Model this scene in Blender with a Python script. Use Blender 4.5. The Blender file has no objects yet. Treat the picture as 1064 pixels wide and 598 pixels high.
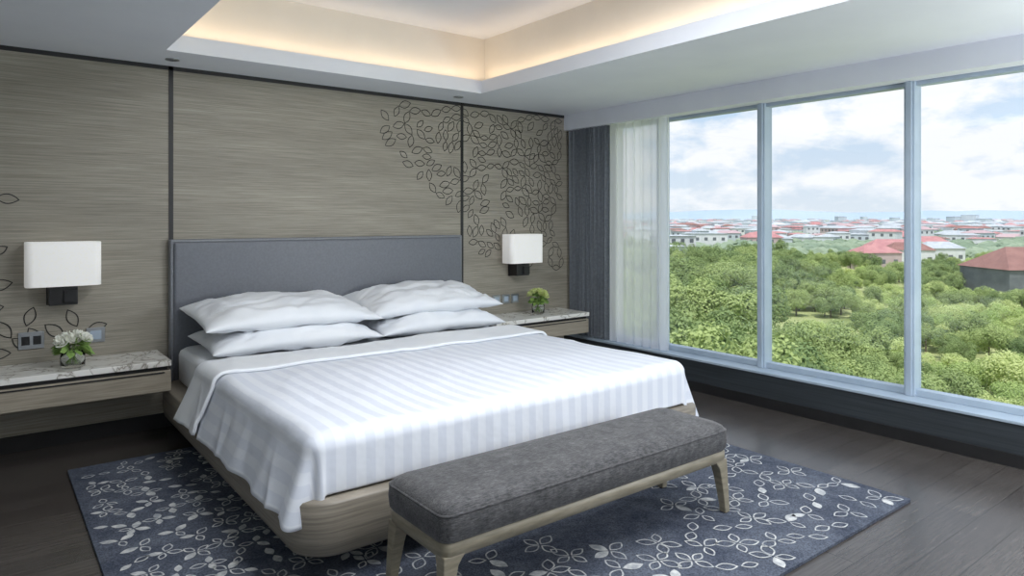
import bpy, bmesh, math, random
from mathutils import Vector, Matrix, noise
random.seed(7)
S = bpy.context.scene
S.view_settings.view_transform = 'Standard'
S.view_settings.look = 'None'
S.view_settings.exposure = 0.10

# ------------------------------------------------------------ helpers
def C(r, g, b):
    def f(v):
        v /= 255.0
        return v/12.92 if v <= 0.04045 else ((v+0.055)/1.055)**2.4
    return (f(r), f(g), f(b), 1.0)

def new_mat(name):
    m = bpy.data.materials.new(name); m.use_nodes = True
    nt = m.node_tree
    return m, nt, nt.nodes['Principled BSDF']

def noise_col(nt, c1, c2, scale=(1, 1, 1), nscale=5.0, detail=5, lo=0.35, hi=0.65, rough=0.55, coord='Object'):
    tc = nt.nodes.new('ShaderNodeTexCoord'); mp = nt.nodes.new('ShaderNodeMapping')
    mp.inputs['Scale'].default_value = scale
    nz = nt.nodes.new('ShaderNodeTexNoise'); nz.inputs['Scale'].default_value = nscale
    nz.inputs['Detail'].default_value = detail; nz.inputs['Roughness'].default_value = rough
    rp = nt.nodes.new('ShaderNodeValToRGB')
    rp.color_ramp.elements[0].position = lo; rp.color_ramp.elements[0].color = c1
    rp.color_ramp.elements[1].position = hi; rp.color_ramp.elements[1].color = c2
    nt.links.new(tc.outputs[coord], mp.inputs[0]); nt.links.new(mp.outputs[0], nz.inputs['Vector'])
    nt.links.new(nz.outputs[0], rp.inputs[0])
    return rp, nz

def bump(nt, b, src, strength=0.2, dist=0.01):
    bp = nt.nodes.new('ShaderNodeBump'); bp.inputs['Strength'].default_value = strength
    bp.inputs['Distance'].default_value = dist
    nt.links.new(src, bp.inputs['Height']); nt.links.new(bp.outputs[0], b.inputs['Normal'])

def mat_noise(name, c1, c2, rough=0.5, scale=(1, 1, 1), nscale=5, detail=5, lo=.35, hi=.65, bmp=0.0, bd=0.01, metal=0.0, spec=0.5):
    m, nt, b = new_mat(name)
    rp, nz = noise_col(nt, c1, c2, scale, nscale, detail, lo, hi)
    nt.links.new(rp.outputs[0], b.inputs['Base Color'])
    b.inputs['Roughness'].default_value = rough; b.inputs['Metallic'].default_value = metal
    b.inputs['Specular IOR Level'].default_value = spec
    if bmp: bump(nt, b, nz.outputs[0], bmp, bd)
    return m

def mkobj(name, verts, faces, mats, parent=None, smooth=False, fm=None):
    me = bpy.data.meshes.new(name)
    me.from_pydata([tuple(v) for v in verts], [], faces)
    if not isinstance(mats, (list, tuple)): mats = [mats]
    for m in mats: me.materials.append(m)
    if fm:
        for p, i in zip(me.polygons, fm): p.material_index = i
    if smooth:
        for p in me.polygons: p.use_smooth = True
    me.update()
    o = bpy.data.objects.new(name, me); S.collection.objects.link(o)
    if parent: attach(o, parent)
    return o

def attach(o, parent):
    o.parent = parent
    o.matrix_parent_inverse = Matrix.Translation(-Vector(parent.location))

def empty(name, loc=(0, 0, 0)):
    e = bpy.data.objects.new(name, None); e.location = loc; e.empty_display_size = .1
    S.collection.objects.link(e); return e

def box(name, x0, x1, y0, y1, z0, z1, mat, parent=None, bev=0.0, seg=3):
    v = [(x0,y0,z0),(x1,y0,z0),(x1,y1,z0),(x0,y1,z0),(x0,y0,z1),(x1,y0,z1),(x1,y1,z1),(x0,y1,z1)]
    f = [(0,3,2,1),(4,5,6,7),(0,1,5,4),(1,2,6,5),(2,3,7,6),(3,0,4,7)]
    o = mkobj(name, v, f, mat, parent)
    if bev:
        md = o.modifiers.new('b', 'BEVEL'); md.width = bev; md.segments = seg; md.limit_method = 'ANGLE'
        for p in o.data.polygons: p.use_smooth = True
        w = o.modifiers.new('w', 'WEIGHTED_NORMAL'); w.keep_sharp = True
    return o

def rr_loop(x0, x1, y0, y1, r, z, n=8):
    pts = []
    for cx, cy, a0 in ((x1-r,y1-r,0),(x0+r,y1-r,90),(x0+r,y0+r,180),(x1-r,y0+r,270)):
        for i in range(n+1):
            a = math.radians(a0+90*i/n)
            pts.append((cx+r*math.cos(a), cy+r*math.sin(a), z))
    return pts

def loft(name, loops, mat, parent=None, smooth=True, cap=(True, True)):
    n = len(loops[0]); v = []; f = []
    for L in loops: v += L
    for k in range(len(loops)-1):
        for i in range(n):
            j = (i+1) % n
            f.append((k*n+i, k*n+j, (k+1)*n+j, (k+1)*n+i))
    if cap[0]: f.append(tuple(reversed(range(n))))
    if cap[1]: f.append(tuple(range((len(loops)-1)*n, len(loops)*n)))
    return mkobj(name, v, f, mat, parent, smooth)

def interp(pts, x):
    if x <= pts[0][0]: return pts[0][1]
    for (a, b), (c, d) in zip(pts, pts[1:]):
        if x <= c: return b+(d-b)*(x-a)/(c-a)
    return pts[-1][1]

# ------------------------------------------------------------ constants (metres)
XL, XW, YB, YF, H = -1.5, 4.92, 5.44, -2.0, 2.60

# ------------------------------------------------------------ materials
def wood_wall():
    m, nt, b = new_mat('oak_veneer_wall')
    rp, nz = noise_col(nt, C(124,119,107), C(180,174,160), (0.9, 1, 62), 2.4, 8, .32, .68, .72)
    rp2, nz2 = noise_col(nt, C(216,216,216), C(255,255,255), (0.3, 1, 2.0), 2.0, 4, .3, .7)
    mx = nt.nodes.new('ShaderNodeMix'); mx.data_type = 'RGBA'; mx.blend_type = 'MULTIPLY'; mx.inputs[0].default_value = .8
    nt.links.new(rp.outputs[0], mx.inputs[6]); nt.links.new(rp2.outputs[0], mx.inputs[7])
    nt.links.new(mx.outputs[2], b.inputs['Base Color'])
    b.inputs['Roughness'].default_value = .5
    bump(nt, b, nz.outputs[0], .25, .003)
    return m
M_wall = wood_wall()
M_seam = mat_noise('dark_reveal', C(28,28,30), C(38,38,40), .5)
M_leaf = mat_noise('dark_inlay', C(26,25,24), C(36,34,32), .5)
M_paint = mat_noise('ceiling_paint', C(224,228,236), C(229,233,240), .8, nscale=2)
M_tray = mat_noise('tray_paint', C(226,222,214), C(232,228,220), .8, nscale=2)
M_paint2 = mat_noise('wall_paint', C(212,214,214), C(218,220,220), .8, nscale=2)
M_sill = mat_noise('charcoal_laminate', C(46,51,56), C(60,66,71), .4, (1, .4, 20), 4, 6)
M_frame = mat_noise('powder_coated_aluminium', C(160,176,192), C(170,185,200), .4)
M_oak = mat_noise('grey_oak', C(116,109,98), C(146,138,125), .45, (1.0, 1.0, 30), 3.5, 8, bmp=.12, bd=.002)
M_oakL = mat_noise('light_oak', C(122,115,98), C(148,140,122), .45, (1.5, 1.5, 10), 6, 8, bmp=.08, bd=.002)
M_oakD = mat_noise('drawer_oak', C(140,132,118), C(166,157,141), .45, (1.0, 1.0, 24), 4, 8, bmp=.08, bd=.002)
M_leather = mat_noise('grey_leather', C(102,106,114), C(110,114,122), .42, nscale=60, bmp=.08, bd=.001)
M_rim = mat_noise('grey_piping', C(120,124,130), C(130,134,140), .4, nscale=60)
M_white = mat_noise('white_linen', C(226,230,236), C(234,237,241), .85, nscale=4, bmp=.2, bd=.012, spec=.2)
M_black = mat_noise('black_metal', C(14,14,16), C(22,22,24), .35)
M_chrome = mat_noise('brushed_steel', C(150,154,158), C(170,174,178), .3, metal=.7)
M_dark = mat_noise('plinth_black', C(20,20,22), C(30,30,32), .6)

def floor_mat():
    m, nt, b = new_mat('dark_oak_planks')
    tc = nt.nodes.new('ShaderNodeTexCoord')
    br = nt.nodes.new('ShaderNodeTexBrick')
    br.inputs['Color1'].default_value = C(74,69,67); br.inputs['Color2'].default_value = C(86,81,78)
    br.inputs['Mortar'].default_value = C(40,37,36); br.inputs['Scale'].default_value = 1
    br.inputs['Mortar Size'].default_value = .002; br.inputs['Brick Width'].default_value = 1.5
    br.inputs['Row Height'].default_value = .16; br.offset = .37
    nt.links.new(tc.outputs['Object'], br.inputs['Vector'])
    rp, nz = noise_col(nt, C(180,178,176), C(255,255,255), (1.2, 16, 1), 4.0, 8, .3, .7, .65)
    mx = nt.nodes.new('ShaderNodeMix'); mx.data_type = 'RGBA'; mx.blend_type = 'MULTIPLY'; mx.inputs[0].default_value = .85
    nt.links.new(br.outputs[0], mx.inputs[6]); nt.links.new(rp.outputs[0], mx.inputs[7])
    nt.links.new(mx.outputs[2], b.inputs['Base Color'])
    b.inputs['Roughness'].default_value = .24
    bump(nt, b, nz.outputs[0], .10, .002)
    return m
M_floor = floor_mat()

def duvet_mat():
    m, nt, b = new_mat('satin_stripe_cotton')
    tc = nt.nodes.new('ShaderNodeTexCoord'); sp = nt.nodes.new('ShaderNodeSeparateXYZ')
    nt.links.new(tc.outputs['UV'], sp.inputs[0])
    ma = nt.nodes.new('ShaderNodeMath'); ma.operation = 'MULTIPLY'; ma.inputs[1].default_value = 1/0.09
    fr = nt.nodes.new('ShaderNodeMath'); fr.operation = 'FRACT'
    nt.links.new(sp.outputs[0], ma.inputs[0]); nt.links.new(ma.outputs[0], fr.inputs[0])
    rp = nt.nodes.new('ShaderNodeValToRGB'); cr = rp.color_ramp
    A, B = C(226,230,238), C(215,220,231)
    cr.elements[0].position = .46; cr.elements[0].color = A
    cr.elements[1].position = .5; cr.elements[1].color = B
    e = cr.elements.new(.96); e.color = B; e = cr.elements.new(1.0); e.color = A
    nt.links.new(fr.outputs[0], rp.inputs[0]); nt.links.new(rp.outputs[0], b.inputs['Base Color'])
    r2 = nt.nodes.new('ShaderNodeMapRange'); r2.inputs[3].default_value = .75; r2.inputs[4].default_value = .48
    gt = nt.nodes.new('ShaderNodeMath'); gt.operation = 'GREATER_THAN'; gt.inputs[1].default_value = .48
    nt.links.new(fr.outputs[0], gt.inputs[0]); nt.links.new(gt.outputs[0], r2.inputs[0]); nt.links.new(r2.outputs[0], b.inputs['Roughness'])
    b.inputs['Specular IOR Level'].default_value = .3
    rp2, nz = noise_col(nt, C(0,0,0), C(255,255,255), (1, 1, 1), 5, 3)
    bump(nt, b, nz.outputs[0], .3, .025)
    return m
M_duvet = duvet_mat()

def fabric_mat():
    m, nt, b = new_mat('charcoal_chenille')
    rp, nz = noise_col(nt, C(52,53,57), C(118,117,119), (1, 1, 1), 16, 11, .32, .68, .85)
    rp2, nz2 = noise_col(nt, C(110,110,110), C(255,255,255), (40, 220, 200), 1, 3, .3, .7)
    mx = nt.nodes.new('ShaderNodeMix'); mx.data_type = 'RGBA'; mx.blend_type = 'MULTIPLY'; mx.inputs[0].default_value = .75
    nt.links.new(rp.outputs[0], mx.inputs[6]); nt.links.new(rp2.outputs[0], mx.inputs[7])
    nt.links.new(mx.outputs[2], b.inputs['Base Color'])
    b.inputs['Roughness'].default_value = .9; b.inputs['Sheen Weight'].default_value = .1
    bump(nt, b, nz2.outputs[0], .5, .003)
    return m
M_fabric = fabric_mat()

def marble_mat():
    m, nt, b = new_mat('white_marble')
    tc = nt.nodes.new('ShaderNodeTexCoord')
    nz = nt.nodes.new('ShaderNodeTexNoise'); nz.inputs['Scale'].default_value = 3.2; nz.inputs['Detail'].default_value = 6
    nz.inputs['Distortion'].default_value = 1.8
    nt.links.new(tc.outputs['Object'], nz.inputs['Vector'])
    rp = nt.nodes.new('ShaderNodeValToRGB'); cr = rp.color_ramp
    cr.elements[0].position = .44; cr.elements[0].color = C(230,229,224)
    cr.elements[1].position = .56; cr.elements[1].color = C(232,231,226)
    for p, c in ((.485, C(210,207,200)), (.50, C(140,134,124)), (.515, C(218,216,210))):
        e = cr.elements.new(p); e.color = c
    nt.links.new(nz.outputs[0], rp.inputs[0]); nt.links.new(rp.outputs[0], b.inputs['Base Color'])
    b.inputs['Roughness'].default_value = .25
    return m
M_marble = marble_mat()

def rug_mat():
    m, nt, b = new_mat('slate_blue_wool')
    rp, nz = noise_col(nt, C(62,69,87), C(128,135,149), (1, 1, 1), 3.2, 12, .34, .70, .85)
    rp2, nz2 = noise_col(nt, C(110,110,110), C(255,255,255), (1, 1, 1), 120, 3, .3, .7)
    mx = nt.nodes.new('ShaderNodeMix'); mx.data_type = 'RGBA'; mx.blend_type = 'MULTIPLY'; mx.inputs[0].default_value = .7
    nt.links.new(rp.outputs[0], mx.inputs[6]); nt.links.new(rp2.outputs[0], mx.inputs[7])
    nt.links.new(mx.outputs[2], b.inputs['Base Color'])
    b.inputs['Roughness'].default_value = .95; b.inputs['Specular IOR Level'].default_value = .1
    bump(nt, b, nz2.outputs[0], .6, .006)
    return m
M_rug = rug_mat()
M_rugleaf = mat_noise('silver_wool', C(152,156,162), C(208,209,208), .95, nscale=30, bmp=.5, bd=.004, spec=.1)

def glass_pane_mat():
    m, nt, b = new_mat('window_glass'); nt.nodes.remove(b)
    out = nt.nodes['Material Output']
    t = nt.nodes.new('ShaderNodeBsdfTransparent'); t.inputs[0].default_value = (.98,.985,.99,1)
    g = nt.nodes.new('ShaderNodeBsdfGlossy'); g.inputs['Roughness'].default_value = .02
    mx = nt.nodes.new('ShaderNodeMixShader'); mx.inputs[0].default_value = .04
    nt.links.new(t.outputs[0], mx.inputs[1]); nt.links.new(g.outputs[0], mx.inputs[2])
    nt.links.new(mx.outputs[0], out.inputs[0]); return m
M_glass = glass_pane_mat()

def sheer_mat():
    m, nt, b = new_mat('sheer_voile'); nt.nodes.remove(b)
    out = nt.nodes['Material Output']
    t = nt.nodes.new('ShaderNodeBsdfTransparent')
    d = nt.nodes.new('ShaderNodeBsdfDiffuse'); d.inputs[0].default_value = (.95,.96,1,1)
    tr = nt.nodes.new('ShaderNodeBsdfTranslucent'); tr.inputs[0].default_value = (.95,.96,1,1)
    m1 = nt.nodes.new('ShaderNodeMixShader'); m1.inputs[0].default_value = .66
    m2 = nt.nodes.new('ShaderNodeMixShader'); m2.inputs[0].default_value = .74
    nt.links.new(d.outputs[0], m1.inputs[1]); nt.links.new(tr.outputs[0], m1.inputs[2])
    nt.links.new(t.outputs[0], m2.inputs[1]); nt.links.new(m1.outputs[0], m2.inputs[2])
    nt.links.new(m2.outputs[0], out.inputs[0]); return m
M_sheer = sheer_mat()
M_curtain = mat_noise('blackout_fabric', C(106,112,120), C(120,126,133), .85, nscale=40)

def emis_mat(name, c1, c2, e, col):
    m, nt, b = new_mat(name)
    rp, nz = noise_col(nt, c1, c2, (1, 1, 1), 60, 3)
    nt.links.new(rp.outputs[0], b.inputs['Base Color'])
    b.inputs['Roughness'].default_value = .9
    b.inputs['Emission Color'].default_value = col; b.inputs['Emission Strength'].default_value = e
    return m
M_shade = emis_mat('lampshade_linen', C(226,226,224), C(236,236,234), .22, (1, .98, .95, 1))
def vglass():
    m, nt, b = new_mat('vase_glass')
    b.inputs['Base Color'].default_value = (.95,.98,.97,1); b.inputs['Transmission Weight'].default_value = 1
    b.inputs['Roughness'].default_value = .02; b.inputs['IOR'].default_value = 1.3
    return m
M_vglass = vglass()
M_petal = mat_noise('white_petals', C(236,238,224), C(250,250,244), .7, nscale=30)
M_pgreen = mat_noise('pale_green_petals', C(190,204,120), C(226,232,176), .7, nscale=30)
M_green = mat_noise('flower_leaves', C(96,132,62), C(148,176,96), .6, nscale=20)

# ------------------------------------------------------------ room shell
box('floor', XL-.2, XW+.25, YF-.2, YB+.2, -.12, 0, M_floor)
box('wall_back', XL-.2, XW+.25, YB, YB+.2, 0, 3.3, M_wall)
box('wall_left', XL-.2, XL, YF-.2, YB, 0, 3.3, M_paint2)
box('wall_front', XL-.2, XW+.25, YF-.2, YF, 0, 3.3, M_paint2)
tp = empty('trim_1', (1.09, YB, 1.3))
box('reveal_left', 1.075, 1.105, YB-.004, YB+.01, 0, H, M_seam, tp)
box('reveal_right', 3.60, 3.63, YB-.004, YB+.01, 0, H, M_seam, tp)
box('reveal_top', XL, XW+.1, YB-.004, YB+.01, H-.03, H, M_seam, tp)
box('baseboard_back', XL, XW, YB-.015, YB, 0, .1, M_dark)
box('baseboard_left', XL, XL+.015, YF, YB-.015, 0, .1, M_dark)

OX0, OX1, OY0, OY1 = .96, 3.48, -1.0, 4.93
ce = empty('ceiling', (2.2, 2, H))
LT = H+.11
g = .13
box('soffit_back', XL-.2, XW+.25, OY1, YB, H, LT, M_paint, ce)
box('soffit_front', XL-.2, XW+.25, YF, OY0, H, LT, M_paint, ce)
box('soffit_left', XL-.2, OX0, OY0, OY1, H, LT, M_paint, ce)
box('soffit_right', OX1, XW+.25, OY0, OY1, H, LT, M_paint, ce)
TZ = 3.12
box('tray_side_back', OX0-g-.1, OX1+g+.1, OY1+g, OY1+g+.1, LT, TZ, M_tray, ce)
box('tray_side_front', OX0-g-.1, OX1+g+.1, OY0-g-.1, OY0-g, LT, TZ, M_tray, ce)
box('tray_side_left', OX0-g-.1, OX0-g, OY0-g, OY1+g, LT, TZ, M_tray, ce)
box('tray_side_right', OX1+g, OX1+g+.1, OY0-g, OY1+g, LT, TZ, M_tray, ce)
box('tray_top', XL-.2, XW+.25, YF, YB, TZ, TZ+.1, M_paint, ce)

def area(name, loc, rot, sx, sy, power, col=(1, 1, 1)):
    l = bpy.data.lights.new(name, 'AREA'); l.shape = 'RECTANGLE'; l.size = sx; l.size_y = sy
    l.energy = power; l.color = col
    o = bpy.data.objects.new(name, l); o.location = loc; o.rotation_euler = rot
    S.collection.objects.link(o); return o
warm = (1.0, .74, .48)
cx, cy = (OX0+OX1)/2, (OY0+OY1)/2
P = math.pi
area('cove_light_back', (cx, OY1+.06, LT+.02), (P, 0, 0), OX1-OX0+.1, .04, 2.2, warm)
area('cove_light_front', (cx, OY0-.06, LT+.02), (P, 0, 0), OX1-OX0+.1, .04, 1.5, warm)
area('cove_light_right', (OX1+.06, cy, LT+.02), (P, 0, 0), .04, OY1-OY0+.1, 5.5, warm)
area('cove_light_left', (OX0-.06, cy, LT+.02), (P, 0, 0), .04, OY1-OY0+.1, 4, warm)
area('ceiling_fill', (2.0, 1.7, TZ-.10), (0, 0, 0), 1.6, 2.4, 88, (.94, .97, 1))  # added fill light for the room, out of view in the tray

# fill lights added out of view behind the camera, built as globes on stands
def globe_fill(x, y, z, r, power):
    e = empty('added_fill_globe', (x, y, 0))
    def ring(rr, zz): return [(x+rr*math.cos(a*P/12), y+rr*math.sin(a*P/12), zz) for a in range(24)]
    loft('base', [ring(.15, 0.001), ring(.15, .02), ring(.02, .03), ring(.012, .05), ring(.012, z-r-.04), ring(.05, z-r-.02), ring(.05, z-r+.01)], M_black, e)
    l = bpy.data.lights.new('fill_light', 'POINT'); l.energy = power; l.shadow_soft_size = r; l.color = (.94, .97, 1)
    o = bpy.data.objects.new('fill_light', l); o.location = (x, y, z); S.collection.objects.link(o); attach(o, e)
globe_fill(4.45, -.3, 1.40, .24, 150)
globe_fill(-.9, -1.2, 1.4, .24, 14)

for i, (x, y) in enumerate(((1.05, 5.2), (3.42, 5.2))):
    d = empty('recessed_downlight', (x, y, H))
    loft('bezel', [[(x+r*math.cos(a*P/12), y+r*math.sin(a*P/12), z) for a in range(24)] for r, z in ((.045, H), (.045, H-.006), (.03, H-.006), (.028, H+.0))],
         M_chrome, d, cap=(False, True))

# window wall
wb = empty('wall_right', (XW, 2, 1.3))
WX = 5.10; ZB, ZT = .28, 2.44
XO = XW+.27
box('bulkhead', XW, XO, YF, YB, ZT, H, M_paint, wb)
box('sill_wall', XW, XO, YF, YB, 0, ZB-.02, M_sill, wb)
box('corner_pier', WX-.02, XO, 4.84, YB, ZB, ZT, M_paint2, wb)
box('sill_board', XW-.012, XO, YF, YB, ZB-.02, ZB, M_frame, wb, .004)
box('baseboard_right', XW-.012, XW, YF, YB-.015, 0, .08, M_dark)
ys = [4.84, 4.25, 3.187, 2.052, .92, -.215, -1.34, -1.95]
for i in range(len(ys)-1):
    y1, y0 = ys[i], ys[i+1]
    w = empty('window_%d' % (i+1), (WX, (y0+y1)/2, 1.35))
    t = .035
    box('frame_bottom', WX-.03, WX+.05, y0, y1, ZB, ZB+.045, M_frame, w, .004)
    box('frame_top', WX-.03, WX+.05, y0, y1, ZT-.03, ZT, M_frame, w, .004)
    if i > 0:
        box('mullion', WX-.05, WX+.06, y1-t, y1+t, ZB+.001, ZT, M_frame, w, .005)
        box('mullion_cap', WX-.065, WX-.048, y1-t*.55, y1+t*.55, ZB+.001, ZT, M_frame, w, .003)
    box('glass', WX+.02, WX+.028, y0+t, y1-t, ZB+.045, ZT-.03, M_glass, w)

def curtain(name, y0, y1, x, z0, z1, amp, waves, mat, seed):
    random.seed(seed)
    n = waves*14; rows = 14; v = []; f = []
    ph = [random.uniform(-.5, .5) for _ in range(waves+2)]
    for j in range(rows+1):
        tz = j/rows; z = z0+(z1-z0)*tz
        for i in range(n+1):
            s = i/n; k = s*waves
            p = ph[int(k)]*(1-(k % 1))+ph[int(k)+1]*(k % 1)
            a = amp*(.8+.2*math.sin(3*tz+k))
            v.append((x+a*math.sin(2*P*k+p+.25*math.sin(2*tz)), y0+(y1-y0)*s+.008*math.sin(4*P*k), z))
    for j in range(rows):
        for i in range(n):
            a = j*(n+1)+i; f.append((a, a+1, a+n+2, a+n+1))
    return mkobj(name, v, f, mat, None, True)
curtain('blackout_curtain', 4.83, 5.41, 4.98, ZB+.005, ZT-.002, .032, 11, M_curtain, 3)
curtain('sheer_curtain', 4.08, 4.82, 4.975, ZB+.005, ZT-.002, .026, 7, M_sheer, 5)

# ------------------------------------------------------------ leaf inlays
def vesica(L, W, n=9):
    a = [(L*i/n, W*math.sin(P*i/n)**.9) for i in range(n+1)]
    b = [(L*i/n, -W*math.sin(P*i/n)**.9) for i in range(n-1, 0, -1)]
    return a+b
def leaf_ring(V, F, org, ang, L, W, t, to3d):
    o = vesica(L, W); m = len(o); base = len(V)
    kx = (L-2.4*t)/L; ky = (W-t)/W
    inn = [(1.2*t+p[0]*kx, p[1]*ky) for p in o]
    ca, sa = math.cos(ang), math.sin(ang)
    for q in o+inn:
        V.append(to3d(org[0]+q[0]*ca-q[1]*sa, org[1]+q[0]*sa+q[1]*ca))
    for i in range(m):
        j = (i+1) % m; F.append((base+i, base+j, base+m+j, base+m+i))
def leaf_fill(V, F, org, ang, L, W, to3d):
    o = vesica(L, W); base = len(V); ca, sa = math.cos(ang), math.sin(ang)
    for q in o: V.append(to3d(org[0]+q[0]*ca-q[1]*sa, org[1]+q[0]*sa+q[1]*ca))
    F.append(tuple(range(base, base+len(o))))

def leaf_clear(taken, x, z, a, L, rad):
    pts = [(x+L*q*math.cos(a), z+L*q*math.sin(a)) for q in (.3, .55, .8)]
    for p in pts:
        for t in taken:
            if (p[0]-t[0])**2+(p[1]-t[1])**2 < rad*rad: return None
    return pts

random.seed(11)
V, F = [], []
wall3 = lambda x, z: (x, YB-.003, z)
lowR = [(2.70, 2.56), (2.74, 2.3), (2.83, 2.15), (3.2, 1.80), (3.57, 1.5), (3.84, 1.10), (4.92, .93)]
taken = []; tips = [(4.7, 2.3), (4.2, 2.4), (3.4, 2.4), (3.9, 2.0), (3.0, 2.35)]
for it in range(32000):
    if random.random() < .10:
        x = random.uniform(2.78, 4.86); z = random.uniform(.98, 2.5)
    else:
        x, z = random.choice(tips)
    a = random.uniform(0, 2*P); L = random.uniform(.095, .13)
    ex, ez = x+L*math.cos(a), z+L*math.sin(a)
    mx_, mz_ = (x+ex)/2, (z+ez)/2
    if min(x, ex) < 2.72 or ex > 4.90 or x > 4.90 or max(ez, z) > 2.55 or min(z, ez) < interp(lowR, mx_): continue
    dens = interp([(2.7, .38), (3.2, .55), (3.6, .7), (4.1, .95), (4.9, 1.2)], mx_)*interp([(.9, .3), (1.4, .55), (1.9, .95), (2.5, 1.05)], mz_)
    if noise.noise(Vector((mx_*3.6, mz_*3.6, 3)))*1.1 > dens*.62-.17: continue
    pts = leaf_clear(taken, x, z, a, L, interp([(2.7, .056), (3.8, .050), (4.9, .044)], mx_))
    if not pts: continue
    leaf_ring(V, F, (x, z), a, L, L*.27, .0070, wall3)
    taken += pts; tips += [(ex, ez)]
    if len(taken) > 1600: break
mkobj('leaf_wall_art', V, F, M_leaf)
V, F = [], []; taken = []; tips = [(-.1, 1.0)]
lowL = [(-1.4, 2.2), (-.2, 1.75), (.1, 1.1), (.3, .98), (.62, .84)]
for it in range(2200):
    if random.random() < .2: x = random.uniform(-1.35, .58); z = random.uniform(.66, 1.5)
    else: x, z = random.choice(tips)
    a = random.uniform(0, 2*P); L = random.uniform(.12, .15)
    ex, ez = x+L*math.cos(a), z+L*math.sin(a)
    if max(z, ez) > interp(lowL, (x+ex)/2) or min(z, ez) < .62 or min(x, ex) < -1.4 or max(x, ex) > .7: continue
    if noise.noise(Vector((x*4, z*4, 8))) > .25: continue
    pts = leaf_clear(taken, x, z, a, L, .060)
    if not pts: continue
    leaf_ring(V, F, (x, z), a, L, L*.26, .0075, wall3); taken += pts; tips.append((ex, ez))
leaf_ring(V, F, (.07, 1.63), -.1, .13, .034, .0075, wall3)
leaf_ring(V, F, (.05, 1.27), .5, .10, .028, .0075, wall3)
mkobj('leaf_wall_art', V, F, M_leaf)

# ------------------------------------------------------------ rug
rug = empty('area_rug', (2.15, 3.2, 0))
loft('pile', [rr_loop(.405, 3.89, 1.57, 4.80, .01, z, 2) for z in (.0005, .014)], M_rug, rug, smooth=False)
random.seed(21)
V, F = [], []
r3 = lambda x, y: (x, y, .0165)
nodes = []
for _ in range(30000):
    x = random.uniform(.49, 3.81); y = random.uniform(1.65, 4.72)
    if 1.4 < x < 3.2 and 2.9 < y: continue
    left = x < 1.35
    sp_ = .118 if left else .146
    if any((x-a)**2+(y-b)**2 < sp_**2 for a, b in nodes): continue
    nodes.append((x, y))
for x, y in nodes:
    nv = noise.noise(Vector((x*1.3, y*1.3, 4.2)))
    edge = max(0, (x-2.35)/.7) + max(0, (1.6-x)/.5)
    if nv+edge+random.uniform(-.2, .2) < .04: continue
    a0 = random.uniform(0, 2*P)
    left = x < 1.35
    np_ = random.choice((2, 3, 4, 4))
    for k in range(np_):
        L = random.uniform(.06, .08) if left else random.uniform(.08, .105)
        a = a0+k*2*P/np_+random.uniform(-.25, .25)
        x0, y0 = x+.006*math.cos(a), y+.006*math.sin(a)
        if random.random() < (.38 if left else .10): leaf_fill(V, F, (x0, y0), a, L, L*.26, r3)
        else: leaf_ring(V, F, (x0, y0), a, L, L*.29, .0074, r3)
mkobj('leaf_pattern', V, F, M_rugleaf, rug)

# ------------------------------------------------------------ bed
bed = empty('bed', (2.3, 4, 0))
def fr(i, z, r=.16): return rr_loop(.99+i, 3.57-i, 2.63+i, 5.34, r, z, 8)
loft('platform', [fr(.07, .10), fr(.03, .115), fr(.012, .14), fr(0, .19), fr(0, .335), fr(.008, .345), fr(.06, .345)], M_oak, bed)
box('plinth', 1.25, 3.3, 2.95, 5.30, .0185, .12, M_dark, bed)
def mt(i, z, r=.1): return rr_loop(1.10+i, 3.46-i, 2.74+i, 5.33, r, z, 8)
loft('mattress', [mt(.02, .34), mt(0, .37), mt(0, .54), mt(.01, .565), mt(.04, .58)], M_white, bed)
hb = empty('headboard', (2.3, 5.38, .8)); attach(hb, bed)
box('panel', 1.09, 3.55, 5.345, 5.40, .32, 1.33, M_leather, hb, .02, 4)
box('rim', 1.07, 3.57, 5.365, 5.437, .05, 1.347, M_rim, hb, .012, 3)

def crease(x, y, z):
    """ridged noise: thin soft folds"""
    return max(0, 1-abs(noise.noise(Vector((x, y, z))))*5.0)**2

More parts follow.
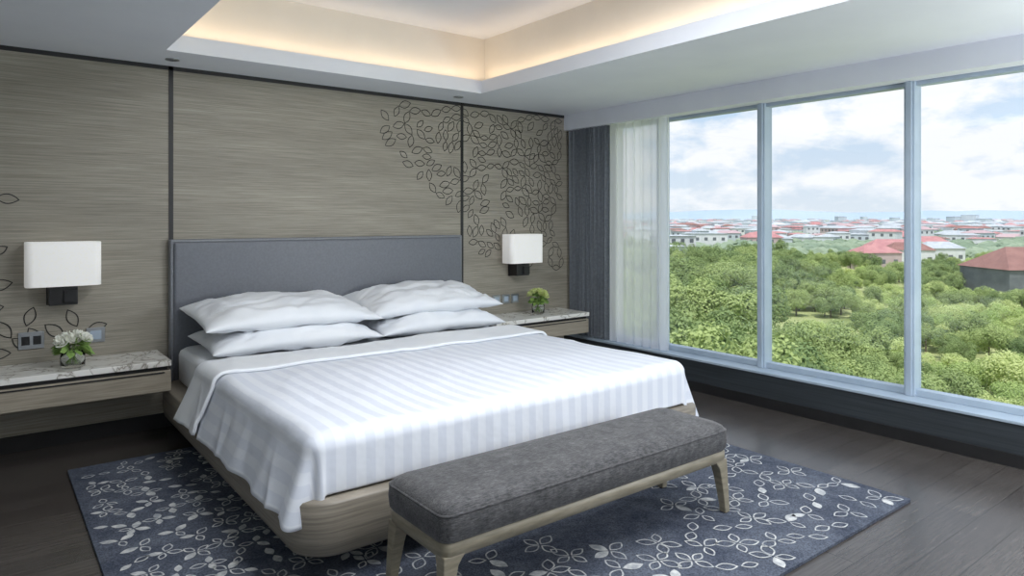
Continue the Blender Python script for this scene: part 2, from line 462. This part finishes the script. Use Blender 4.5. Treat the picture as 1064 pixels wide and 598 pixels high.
def drape(name, W0, W1, yfoot, yhead, ztop, rc, dl, df, flL, flF, mat, off=0.0, nx=190, ny=190, seed=0, cornermul=.2, th=.012, foot=True, wr=1.0):
    """Cloth laid over the bed: [W0,W1] x [yfoot,yhead] outer plan, hanging dl at the sides, df at the foot."""
    cx0, cx1 = W0+rc, W1-rc; cyf = yfoot+rc
    arc = rc*P/2
    a0, a1 = cx0-(arc+dl-rc), cx1+(arc+dl-rc)
    b0 = cyf-(arc+max(df, dl)-rc) if foot else yfoot
    xs = [a0+(a1-a0)*i/nx for i in range(nx+1)]
    bs = [b0+(yhead-b0)*j/ny for j in range(ny+1)]
    mL = arc+dl-rc; mF = arc+df-rc
    V = []; UV = []
    for b in bs:
        for a in xs:
            ox = cx0-a if a < cx0 else (a-cx1 if a > cx1 else 0); sx = -1 if a < cx0 else 1
            oy = (cyf-b) if (foot and b < cyf) else 0
            bx = min(max(a, cx0), cx1); by = max(b, cyf) if foot else b
            nzv = noise.noise(Vector((a*1.3+seed, b*1.3, .3)))*.016+noise.noise(Vector((a*4+seed, b*3, 1.7)))*.008+crease(a*1.6+seed, b*.9, 6.1)*.006
            if ox == 0 and oy == 0:
                V.append((bx, by, ztop+off+nzv*wr)); UV.append((a, b)); continue
            fx = ox/mL; fy = oy/(arc+max(df, dl)-rc)
            q = max(fx, fy); th_ = math.atan2(fy, fx)
            tt = th_/(P/2)
            m = q*(mL*(1-tt)+mF*tt)*(1+(cornermul*math.sin(2*th_) if foot else 0))
            fl = flL*(1-tt)+flF*tt
            if m < arc:
                an = m/rc; out = rc*math.sin(an); dn = rc*(1-math.cos(an))
            else:
                e = m-arc; out = rc+fl*e; dn = rc+e*math.sqrt(max(0, 1-min(fl, .8)**2))
            hang = max(0, dn-.05)
            if ox > 0 and oy == 0:
                out += hang*(.14*noise.noise(Vector((by*3.2+seed, 0, 0)))+.06*noise.noise(Vector((by*9+seed, dn*2, 0)))+.05*crease(by*2.3+dn*1.5+seed, dn, 2))*wr
            if ox > 0 and oy > 0:
                out += hang*.14*math.sin(th_*5)*math.sin(2*th_)*wr
            if oy > 0 and ox == 0:
                out += hang*.06*noise.noise(Vector((bx*3+seed, 5, 0)))*wr
            out += off
            V.append((bx+sx*out*math.cos(th_), by-out*math.sin(th_), ztop+off+nzv*wr*max(0, 1-dn/.1)-dn)); UV.append((a, b))
    F = []
    n = nx+1
    for j in range(ny):
        for i in range(nx):
            k = j*n+i; F.append((k, k+1, k+n+1, k+n))
    o = mkobj(name, V, F, mat, bed, True)
    uv = o.data.uv_layers.new(name='UVMap')
    for l in o.data.loops: uv.data[l.index].uv = UV[l.vertex_index]
    md = o.modifiers.new('s', 'SOLIDIFY'); md.thickness = th; md.offset = -1
    return o
drape('duvet', 1.045, 3.50, 2.70, 4.50, .605, .075, .335, .25, .36, .02, M_duvet, seed=2)
drape('duvet_turndown', 1.035, 3.51, 4.08, 4.47, .616, .08, .35, .25, .40, 0, M_white, off=.012, ny=40, seed=2, foot=False, th=.02, wr=.95)

def pillow(name, loc, w, d, T, rot, seed, par):
    n = 60; V = []; F = []
    def pt(u, v, s):
        x = u*w/2*(1-.05*(1-v*v)); y = v*d/2*(1-.10*(1-u*u))
        e = max(0, (1-abs(u)**3.2)*(1-abs(v)**2.6))
        h = T*(e**.5)
        wr = noise.noise(Vector((u*2.2+seed, v*1.8, s)))*.028+noise.noise(Vector((u*5+seed, v*4, s*3)))*.014
        # folds running in from the ends, plus ridged creases
        ang = math.atan2(v, 1.25-abs(u))
        cr = abs(noise.noise(Vector((ang*4+seed, (1 if u > 0 else -1)*3, s))))*.05*abs(u)**1.5
        cr += crease(u*1.5+seed, v*1.1, s*2)*.014
        droop = -.03*(abs(u)**3)
        return (x, y, s*(h-cr*min(1, e*3))+(wr*min(1, e*2.5))+droop)
    for s in (1, -1):
        for j in range(n+1):
            for i in range(n+1):
                u = math.sin(P/2*(-1+2*i/n)); v = math.sin(P/2*(-1+2*j/n))
                V.append(pt(u, v, s))
    m = (n+1)**2
    for s in (0, 1):
        for j in range(n):
            for i in range(n):
                k = s*m+j*(n+1)+i; q = (k, k+1, k+n+2, k+n+1)
                F.append(q if s == 0 else q[::-1])
    R = Matrix.Translation(loc) @ (Matrix.Rotation(math.radians(rot[2]), 4, 'Z') @ Matrix.Rotation(math.radians(rot[1]), 4, 'Y') @ Matrix.Rotation(math.radians(rot[0]), 4, 'X'))
    V = [tuple(R @ Vector(p)) for p in V]
    o = mkobj(name, V, F, M_white, par, True)
    bm = bmesh.new(); bm.from_mesh(o.data); bmesh.ops.remove_doubles(bm, verts=bm.verts, dist=.0004)
    bm.to_mesh(o.data); bm.free()
    return o
pillow('pillow_1', (1.76, 4.92, .675), 1.20, .68, .10, (3, 0, 0), 1, bed)
pillow('pillow_2', (2.93, 4.93, .675), 1.14, .68, .10, (3, 0, 0), 5, bed)
pillow('pillow_3', (1.75, 4.97, .835), 1.26, .70, .108, (7, 1, 1), 9, bed)
pillow('pillow_4', (2.93, 5.0, .84), 1.18, .68, .108, (8, -1, -2), 14, bed)

# ------------------------------------------------------------ bench
bn = empty('upholstered_bench', (2.14, 2.28, 0))
bx0, bx1, by0, by1 = 1.29, 2.99, 2.06, 2.50
def bl(i, z, r=.05): return rr_loop(bx0+i, bx1-i, by0+i, by1-i, r, z, 8)
ls = [bl(.01, .33), bl(.0, .345), bl(-.004, .39), bl(0, .43), bl(.012, .45), bl(.035, .464), bl(.09, .474, .04), bl(.16, .478, .03)]
loft('cushion', ls, M_fabric, bn)
loft('piping', [bl(.004-a, .43+b) for a, b in ((0,-.006), (.006,-.003), (.006,.003), (0,.006))], M_fabric, bn, cap=(False, False))
def rl(i, z): return rr_loop(bx0+i, bx1-i, by0+i, by1-i, .03, z, 6)
loft('rail', [rl(.02, .272), rl(.01, .277), rl(.01, .325), rl(.02, .331)], M_oakL, bn)
for k, (lx, ly, sx, sy) in enumerate(((bx0+.010, by0+.010, 1, 1), (bx1-.010, by0+.010, -1, 1), (bx0+.010, by1-.010, 1, -1), (bx1-.010, by1-.010, -1, -1))):
    loops = []
    for z, wx, wy in ((.017, .036, .036), (.10, .042, .042), (.20, .054, .050), (.245, .064, .054), (.268, .08, .06), (.285, .10, .06)):
        x1 = lx+sx*wx; y1 = ly+sy*wy; dx = -sx*(.012*(1-z/.29)) ; dy = -sy*(.010*(1-z/.29))
        L = [(lx+dx, ly+dy, z), (x1+dx, ly+dy, z), (x1+dx, y1+dy, z), (lx+dx, y1+dy, z)]
        if sx*sy < 0: L = L[::-1]
        loops.append(L)
    o = loft('leg_%d' % (k+1), loops, M_oakL, bn, smooth=False)
    md = o.modifiers.new('b', 'BEVEL'); md.width = .004; md.segments = 2

# ------------------------------------------------------------ bedside tables
def nightstand(x0, x1):
    e = empty('bedside_table', ((x0+x1)/2, 5.2, .45))
    yf = 4.97
    box('marble_top', x0, x1, yf, YB-.006, .522, .56, M_marble, e, .004)
    box('recess', x0+.02, x1-.02, yf+.03, YB-.006, .49, .522, M_dark, e)
    box('drawer_box', x0, x1, yf+.01, YB-.006, .355, .495, M_oakD, e, .006)
    box('drawer_gap', x0+.04, x1-.04, yf+.004, yf+.012, .478, .486, M_dark, e)
    return e
nightstand(-.35, 1.0)
nightstand(3.68, 4.84)

# ------------------------------------------------------------ wall sconces
def sconce(x):
    e = empty('wall_sconce', (x, 5.35, 1.15))
    lo = [rr_loop(x-w, x+w, 5.22+(.0), 5.40, .045, z, 8) for w, z in ((.205, 1.062), (.207, 1.063), (.207, 1.345), (.205, 1.346))]
    lo.append(rr_loop(x-.198, x+.198, 5.227, 5.393, .04, 1.346, 8)); lo.append(rr_loop(x-.198, x+.198, 5.227, 5.393, .04, 1.32, 8))
    loft('shade', lo, M_shade, e)
    box('backplate', x-.085, x+.085, YB-.03, YB-.004, .93, 1.20, M_black, e, .003)
    box('base_block', x-.08, x+.08, 5.30, YB-.02, .935, 1.055, M_black, e, .004)
    box('arm', x-.02, x+.02, 5.30, 5.32, 1.05, 1.07, M_black, e)
    box('reading_light', x+.0, x+.075, 5.285, 5.30, .95, 1.03, M_black, e, .004)
    return e
sconce(.425)
sconce(4.25)

# ------------------------------------------------------------ outlets / switches
def plate(name, x, z, w=.15, h=.11, kind=0):
    e = empty(name, (x, YB, z))
    box('plate', x-w/2, x+w/2, YB-.012, YB-.001, z-h/2, z+h/2, M_chrome, e, .003)
    if kind:
        for s in (-1, 1):
            box('socket_%d' % (s+2), x+s*w*.22-.022, x+s*w*.22+.022, YB-.014, YB-.011, z-.028, z+.028, M_dark, e, .002)
    else:
        box('rocker', x-w*.3, x+w*.3, YB-.016, YB-.011, z-h*.3, z+h*.3, M_frame, e, .002)
plate('wall_outlet', .26, .705, .14, .11, 1)
plate('light_switch', .62, .705, .11, .10)
for i in range(3): plate('light_switch', 4.02+.115*i, .70, .09, .09)

# ------------------------------------------------------------ flower vases
def bouquet(x, y, z0, w, h, seed, pet, nfl):
    random.seed(seed)
    e = empty('flower_vase', (x, y, z0))
    vh = h*.45; vr = w*.27
    def ring(r, z): return [(x+r*math.cos(a*P/16), y+r*math.sin(a*P/16), z) for a in range(32)]
    loft('glass_vase', [ring(vr*.85, z0+.001), ring(vr, z0+.01), ring(vr*1.02, z0+vh*.6), ring(vr*.9, z0+vh), ring(vr*.84, z0+vh), ring(vr*.95, z0+vh*.6), ring(vr*.92, z0+.018), ring(vr*.2, z0+.016)], M_vglass, e)
    V, F = [], []
    for _ in range(14):
        a = random.uniform(0, 2*P); b = a+P+random.uniform(-.5, .5)
        p0 = Vector((x+vr*.6*math.cos(b), y+vr*.6*math.sin(b), z0+.022)); p1 = Vector((x+vr*.8*math.cos(a), y+vr*.8*math.sin(a), z0+vh*1.3))
        t = .0022; k = len(V)
        for p in (p0, p1):
            V += [(p.x-t, p.y-t, p.z), (p.x+t, p.y-t, p.z), (p.x+t, p.y+t, p.z), (p.x-t, p.y+t, p.z)]
        for i in range(4): F.append((k+i, k+(i+1) % 4, k+4+(i+1) % 4, k+4+i))
    def leaf(c, d, L, W):
        d = d.normalized(); s = d.cross(Vector((random.uniform(-1,1), random.uniform(-1,1), random.uniform(-1,1)))).normalized()
        nrm = d.cross(s); k = len(V)
        for q, ww in ((0, .0), (.3, .8), (.6, 1), (1, 0)):
            mid = c+d*L*q-Vector((0, 0, .25*L*q*q))
            V.append(tuple(mid-s*W*ww)); V.append(tuple(mid+nrm*W*-.25*ww)); V.append(tuple(mid+s*W*ww))
        for i in range(3):
            for j in range(2):
                F.append((k+3*i+j, k+3*i+j+1, k+3*i+j+4, k+3*i+j+3))
    for _ in range(48):
        a = random.uniform(0, 2*P); el = random.uniform(-.35, 1.2)
        d = Vector((math.cos(a)*math.cos(el), math.sin(a)*math.cos(el), math.sin(el)))
        leaf(Vector((x, y, z0+h*.52))+d*w*.14, d, random.uniform(.26, .38)*w, w*.10)
    mkobj('foliage', V, F, M_green, e, True)
    V, F = [], []
    heads = []
    for t in range(nfl):
        a = t*2.4+random.uniform(-.3, .3); rr = w*.40*math.sqrt((t+.4)/nfl)
        heads.append(Vector((x+rr*math.cos(a), y+rr*math.sin(a), z0+h*.86-rr*rr/w*1.3+random.uniform(-.01, .012))))
    for c in heads:
        R = w*.19
        up = (c-Vector((x, y, z0+h*.4))).normalized()
        q = up.to_track_quat('Z', 'Y').to_matrix()
        for layer, (npet, ro, tilt) in enumerate(((3, .35, 75), (5, .65, 55), (6, 1.0, 28))):
            for p in range(npet):
                a = 2*P*p/npet+layer*.6+random.uniform(-.15, .15)
                k = len(V); m = 4
                for i in range(m+1):
                    for j in range(m+1):
                        s = (j/m-.5)*2; r = i/m
                        ang = a+s*.62*(1-.3*r)
                        th = math.radians(tilt)
                        rad = R*ro*(.15+.85*math.sin(r*P/2*.95)*(1-.1*s*s))
                        zz = R*(.15+ r*math.sin(th)*.95-(1-r)*.2-.12*s*s*r)
                        V.append(tuple(c+q @ Vector((rad*math.cos(ang), rad*math.sin(ang), zz-R*.4))))
                for i in range(m):
                    for j in range(m):
                        g_ = k+i*(m+1)+j; F.append((g_, g_+1, g_+m+2, g_+m+1))
    mkobj('blossoms', V, F, pet, e, True)
bouquet(.46, 5.12, .56, .25, .24, 4, M_petal, 9)
bouquet(4.36, 5.20, .56, .23, .27, 9, M_pgreen, 12)

# ------------------------------------------------------------ outside world
GZ = -14.0
ca, sa = .7902, .6128
def fr2w(f, r): return (ca*r+sa*f, -sa*r+ca*f)
M_grass = mat_noise('grass', C(136,150,96), C(190,194,140), .95, nscale=.08, detail=8, spec=.1)
M_far = mat_noise('hazy_plain', C(150,166,152), C(182,192,184), .95, nscale=.01, detail=8, spec=.1)  # aerial haze painted into the far ground's base colour
mkobj('grass_field', [(8, -300, GZ), (460, -300, GZ), (460, 460, GZ), (8, 460, GZ)], [(0, 1, 2, 3)], M_grass)
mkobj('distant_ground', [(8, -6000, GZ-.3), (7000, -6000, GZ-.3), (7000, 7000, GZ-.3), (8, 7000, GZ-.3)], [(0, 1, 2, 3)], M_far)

def foliage_mat(name, c1, c2, c3, tr=.25):
    m, nt, b = new_mat(name)
    oi = nt.nodes.new('ShaderNodeObjectInfo')
    rp, nz = noise_col(nt, c1, c2, (1, 1, 1), .7, 4, .3, .7)
    mx = nt.nodes.new('ShaderNodeMix'); mx.data_type = 'RGBA'
    nt.links.new(oi.outputs['Random'], mx.inputs[0])
    nt.links.new(rp.outputs[0], mx.inputs[6]); mx.inputs[7].default_value = c3
    nt.links.new(mx.outputs[2], b.inputs['Base Color'])
    b.inputs['Roughness'].default_value = .8; b.inputs['Specular IOR Level'].default_value = .15
    t = nt.nodes.new('ShaderNodeBsdfTranslucent'); nt.links.new(mx.outputs[2], t.inputs[0])
    ms = nt.nodes.new('ShaderNodeMixShader'); ms.inputs[0].default_value = tr
    nt.links.new(b.outputs[0], ms.inputs[1]); nt.links.new(t.outputs[0], ms.inputs[2])
    nt.links.new(ms.outputs[0], nt.nodes['Material Output'].inputs[0])
    return m
M_tree = foliage_mat('tree_leaves', C(108,132,88), C(144,166,110), C(180,196,130))
M_shrub = foliage_mat('shrub_leaves', C(160,184,114), C(188,208,134), C(210,220,154))
M_treefar = foliage_mat('hazy_tree_leaves', C(126,146,124), C(146,166,142), C(168,184,158), .2)  # far foliage paled and blued: haze is in the leaf colour
M_bark = mat_noise('bark', C(104,96,84), C(130,120,106), .9)

def tree_mesh(seed, nb, nq, R, Hh, q0, mat, low=.42):
    random.seed(seed); V, F, fm = [], [], []
    blobs = []
    for i in range(nb):
        a = random.uniform(0, 2*P); rr = R*.72*math.sqrt(random.random())
        blobs.append((rr*math.cos(a), rr*math.sin(a), Hh*(low+(.84-low)*random.random()*(1-.4*rr/R)), R*random.uniform(.24, .42)))
    for (bx, by, bz, br) in blobs:
        for k in range(nq):
            d = Vector((random.gauss(0, 1), random.gauss(0, 1), random.gauss(.3, 1))).normalized()
            c = Vector((bx, by, bz))+d*br*random.uniform(.75, 1.08)
            nn = (d+Vector((random.uniform(-.6, .6), random.uniform(-.6, .6), random.uniform(-.2, .8)))).normalized()
            t1 = nn.orthogonal().normalized(); t2 = nn.cross(t1)
            an = random.uniform(0, P); u = t1*math.cos(an)+t2*math.sin(an); w = nn.cross(u)
            s = q0*random.uniform(.6, 1.3); b = len(V)
            V += [tuple(c-u*s), tuple(c+w*s*.6), tuple(c+u*s), tuple(c-w*s*.6)]
            F.append((b, b+1, b+2, b+3)); fm.append(0)
    b = len(V); n = 7
    for z, r in ((0, .16), (Hh*.5, .09)):
        V += [(r*math.cos(2*P*i/n), r*math.sin(2*P*i/n), z) for i in range(n)]
    for i in range(n): F.append((b+i, b+(i+1) % n, b+n+(i+1) % n, b+n+i)); fm.append(1)
    me = bpy.data.meshes.new('tree_mesh_%d' % seed); me.from_pydata(V, [], F)
    me.materials.append(mat); me.materials.append(M_bark)
    for p, i in zip(me.polygons, fm): p.material_index = i
    return me
near = [tree_mesh(31+i, 18, 420, 3.0, 6.0, .12, M_tree, .3) for i in range(5)]
shrubs = [tree_mesh(61+i, 14, 420, 3.0, 4.0, .11, M_shrub, .12) for i in range(3)]
grove = empty('tree_grove', (60, 40, GZ))
def put(me, f, r, s, sz=1.0, par=grove, nm='tree'):
    x, y = fr2w(f, r)
    o = bpy.data.objects.new(nm, me); S.collection.objects.link(o)
    o.location = (x, y, GZ); o.scale = (s, s, s*sz); o.rotation_euler = (0, 0, random.uniform(0, 6.28))
    attach(o, par); return o
random.seed(77)
big = [(133, 108, 19), (117, 94, 8), (117, 104, 10), (103, 90, 6), (212, 112, 11), (222, 128, 10), (235, 146, 10), (235, 55, 10), (300, 84, 12), (250, 138, 11), (330, 120, 14), (195, 44, 8)]
cnt = 0
f = 26.0
while f < 240:
    st = 2.5+f*.014
    r = -.12*f-4
    while r < 1.02*f+14:
        ff = f+random.uniform(-1.2, 1.2)*st*.5; r2 = r+random.uniform(-.5, .5)*st
        x, y = fr2w(ff, r2)
        ok = x > 14 and all((ff-a)**2+(r2-b)**2 > c*c for a, b, c in big)
        dn = noise.noise(Vector((ff*.035, r2*.035, 2)))
        sh = noise.noise(Vector((ff*.05, r2*.05, 9)))
        if ok and dn > -.42:
            q = r2/ff
            if sh+interp([(.1, -.35), (.3, -.2), (.5, .15), (.9, .2)], q)+interp([(30, .2), (90, 0), (200, -.3)], ff) > .05:
                put(random.choice(shrubs), ff, r2, random.uniform(.5, 1.0), random.uniform(.7, 1.1), nm='shrub')
            else:
                tall = interp([(.1, 1.45), (.35, 1.35), (.5, .85), (.8, .78)], q)
                s = random.uniform(.6, 1.15)*tall*(1+.3*dn)
                put(random.choice(near), ff, r2, s, random.uniform(.85, 1.15))
            cnt += 1
        r += st*1.12
    f += st
def blob_mesh(seed):
    bm = bmesh.new(); bmesh.ops.create_icosphere(bm, subdivisions=3, radius=1)
    for v in bm.verts:
        v.co *= 1+.35*noise.noise(v.co*2.2+Vector((seed, 0, 0)))+.15*noise.noise(v.co*6)
        v.co.z = v.co.z*.7+.6
    me = bpy.data.meshes.new('far_tree_%d' % seed); bm.to_mesh(me); bm.free(); me.materials.append(M_treefar); return me
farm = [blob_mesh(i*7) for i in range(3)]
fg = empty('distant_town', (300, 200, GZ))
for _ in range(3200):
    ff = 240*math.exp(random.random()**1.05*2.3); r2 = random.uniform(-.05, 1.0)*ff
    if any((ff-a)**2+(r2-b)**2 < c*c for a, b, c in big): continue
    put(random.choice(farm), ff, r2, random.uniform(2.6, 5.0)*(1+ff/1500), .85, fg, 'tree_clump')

M_roofR = mat_noise('red_roof', C(178,124,126), C(194,142,140), .8, nscale=.5)  # roof colours desaturated to carry haze
M_roofB = mat_noise('brown_roof', C(138,100,94), C(156,116,108), .8, nscale=.5)
M_roofG = mat_noise('grey_roof', C(168,176,182), C(194,200,204), .8, nscale=.5)
M_bw = mat_noise('white_render', C(210,214,216), C(226,228,230), .9, nscale=.5)
M_bd = mat_noise('dark_cladding', C(98,104,110), C(114,120,124), .9, nscale=.5)
M_bp = mat_noise('pink_render', C(190,170,172), C(200,182,182), .9, nscale=.5)
M_bh = mat_noise('hazy_render', C(190,200,208), C(208,216,222), .9, nscale=.05)  # far houses: haze mixed into wall and roof base colours
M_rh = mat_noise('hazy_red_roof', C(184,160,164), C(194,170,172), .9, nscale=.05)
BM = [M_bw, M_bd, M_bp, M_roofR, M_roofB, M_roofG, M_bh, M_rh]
def building(name, lst, par=None):
    V, F, fm = [], [], []
    for (f, r, w, d, h, rh, wm, rm, rot) in lst:
        x, y = fr2w(f, r); b = len(V); c, s = math.cos(rot), math.sin(rot)
        def P3(px, py, pz): return (x+px*c-py*s, y+px*s+py*c, GZ+pz)
        V += [P3(*q) for q in ((-w/2,-d/2,0),(w/2,-d/2,0),(w/2,d/2,0),(-w/2,d/2,0),(-w/2,-d/2,h),(w/2,-d/2,h),(w/2,d/2,h),(-w/2,d/2,h))]
        for q in ((0,1,5,4),(1,2,6,5),(2,3,7,6),(3,0,4,7)): F.append(tuple(b+i for i in q)); fm.append(wm)
        e = .4
        V += [P3(*q) for q in ((-w/2-e,-d/2-e,h),(w/2+e,-d/2-e,h),(w/2+e,d/2+e,h),(-w/2-e,d/2+e,h),(-w/2+d*.3,0,h+rh),(w/2-d*.3,0,h+rh))]
        k = b+8
        for q in ((0,1,5,4),(1,2,5),(2,3,4,5),(3,0,4),(0,3,2,1)): F.append(tuple(k+i for i in q)); fm.append(rm)
        if h > 4.5 and f < 560:
            nw = max(2, int(w/3.2)); nr = max(1, int(h/3.2))
            for side in (-1, 1):
                for i in range(nw):
                    for j in range(nr):
                        px = -w/2+(i+.5)*w/nw; pz = (j+.5)*h/nr; yy = side*(d/2+.05); kk = len(V)
                        V += [P3(px-.7, yy, pz-.6), P3(px+.7, yy, pz-.6), P3(px+.7, yy, pz+.7), P3(px-.7, yy, pz+.7)]
                        F.append((kk, kk+1, kk+2, kk+3)); fm.append(1)
    return mkobj(name, V, F, BM, par, False, fm)
yaw = -math.radians(37.8)
building('warehouse', [(133, 107.5, 32, 14, 6.2, 4.0, 1, 4, yaw)])
building('apartment_block', [(235, 55, 13, 9, 10.0, .3, 0, 5, yaw+.2), (300, 84, 18, 10, 9.5, .3, 0, 5, yaw-.1), (195, 44, 9, 7, 8, .3, 6, 5, yaw+.5)], fg)
building('village_house', [(212, 112, 12, 9, 5.4, 2.2, 2, 3, yaw+.1), (222, 128, 13, 9, 5.8, 2.4, 0, 4, yaw-.15), (235, 146, 13, 9, 5.8, 2.2, 0, 5, yaw), (250, 138, 15, 9, 6, 2.4, 2, 3, yaw-.2),
                           (330, 120, 17, 10, 7, 2.4, 2, 3, yaw), (340, 190, 18, 12, 7, 3, 0, 3, yaw), (290, 175, 15, 9, 6, 2.5, 0, 3, yaw)], fg)
random.seed(5)
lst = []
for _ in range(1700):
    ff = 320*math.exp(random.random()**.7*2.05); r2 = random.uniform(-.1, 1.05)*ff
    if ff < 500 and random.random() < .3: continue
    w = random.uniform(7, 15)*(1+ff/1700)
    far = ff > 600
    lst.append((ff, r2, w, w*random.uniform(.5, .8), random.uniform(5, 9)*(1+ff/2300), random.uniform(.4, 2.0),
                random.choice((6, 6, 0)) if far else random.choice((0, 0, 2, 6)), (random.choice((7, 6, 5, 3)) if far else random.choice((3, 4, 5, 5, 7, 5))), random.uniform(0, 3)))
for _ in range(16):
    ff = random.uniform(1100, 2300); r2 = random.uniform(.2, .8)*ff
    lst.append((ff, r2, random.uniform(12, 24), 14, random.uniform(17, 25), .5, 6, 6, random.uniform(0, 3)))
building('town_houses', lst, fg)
M_hill = mat_noise('hazy_hills', C(166,184,200), C(176,192,206), 1, nscale=.002, spec=0)  # blue haze is painted as the hills' own colour
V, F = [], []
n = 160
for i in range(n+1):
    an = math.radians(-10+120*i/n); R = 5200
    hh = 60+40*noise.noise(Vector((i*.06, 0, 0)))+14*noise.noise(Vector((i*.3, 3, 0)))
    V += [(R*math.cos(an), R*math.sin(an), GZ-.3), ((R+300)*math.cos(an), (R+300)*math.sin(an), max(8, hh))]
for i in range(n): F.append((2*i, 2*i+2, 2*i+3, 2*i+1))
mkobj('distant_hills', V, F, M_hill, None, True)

# ------------------------------------------------------------ sky + sun
w = bpy.data.worlds.new('sky'); S.world = w; w.use_nodes = True
nt = w.node_tree; bg = nt.nodes['Background']
tc = nt.nodes.new('ShaderNodeTexCoord'); sp = nt.nodes.new('ShaderNodeSeparateXYZ')
nt.links.new(tc.outputs['Generated'], sp.inputs[0])
gr = nt.nodes.new('ShaderNodeValToRGB'); cr = gr.color_ramp
cr.elements[0].position = 0; cr.elements[0].color = C(214,223,231)
cr.elements[1].position = .6; cr.elements[1].color = C(156,188,224)
e = cr.elements.new(.14); e.color = C(186,208,230)
nt.links.new(sp.outputs[2], gr.inputs[0])
mp = nt.nodes.new('ShaderNodeMapping'); mp.inputs['Scale'].default_value = (1, 1, 2.4); mp.inputs['Location'].default_value = (.3, .1, .35)
nz = nt.nodes.new('ShaderNodeTexNoise'); nz.inputs['Scale'].default_value = 7.0; nz.inputs['Detail'].default_value = 11; nz.inputs['Roughness'].default_value = .58
nt.links.new(tc.outputs['Generated'], mp.inputs[0]); nt.links.new(mp.outputs[0], nz.inputs['Vector'])
rp = nt.nodes.new('ShaderNodeValToRGB'); rp.color_ramp.elements[0].position = .42; rp.color_ramp.elements[1].position = .55
nt.links.new(nz.outputs[0], rp.inputs[0])
mx = nt.nodes.new('ShaderNodeMix'); mx.data_type = 'RGBA'
nt.links.new(rp.outputs[0], mx.inputs[0]); nt.links.new(gr.outputs[0], mx.inputs[6]); mx.inputs[7].default_value = C(238,240,243)
nt.links.new(mx.outputs[2], bg.inputs[0]); bg.inputs[1].default_value = 1.18

sl = bpy.data.lights.new('sun', 'SUN'); sl.energy = 3.1; sl.angle = .03; sl.color = (1, .96, .92)
so = bpy.data.objects.new('sun', sl); S.collection.objects.link(so)
so.rotation_euler = Vector((-.35, -.25, .9)).to_track_quat('Z', 'Y').to_euler()

# ------------------------------------------------------------ camera
cd = bpy.data.cameras.new('camera'); cam = bpy.data.objects.new('camera', cd); S.collection.objects.link(cam)
cam.location = (0, 0, 1.49); cam.rotation_euler = (P/2, 0, -math.radians(37.79))
cd.sensor_width = 36; cd.lens = 36*712/1064; cd.shift_y = -71/1064; cd.clip_end = 9000; cd.clip_start = .05
S.camera = cam
print('trees', cnt)
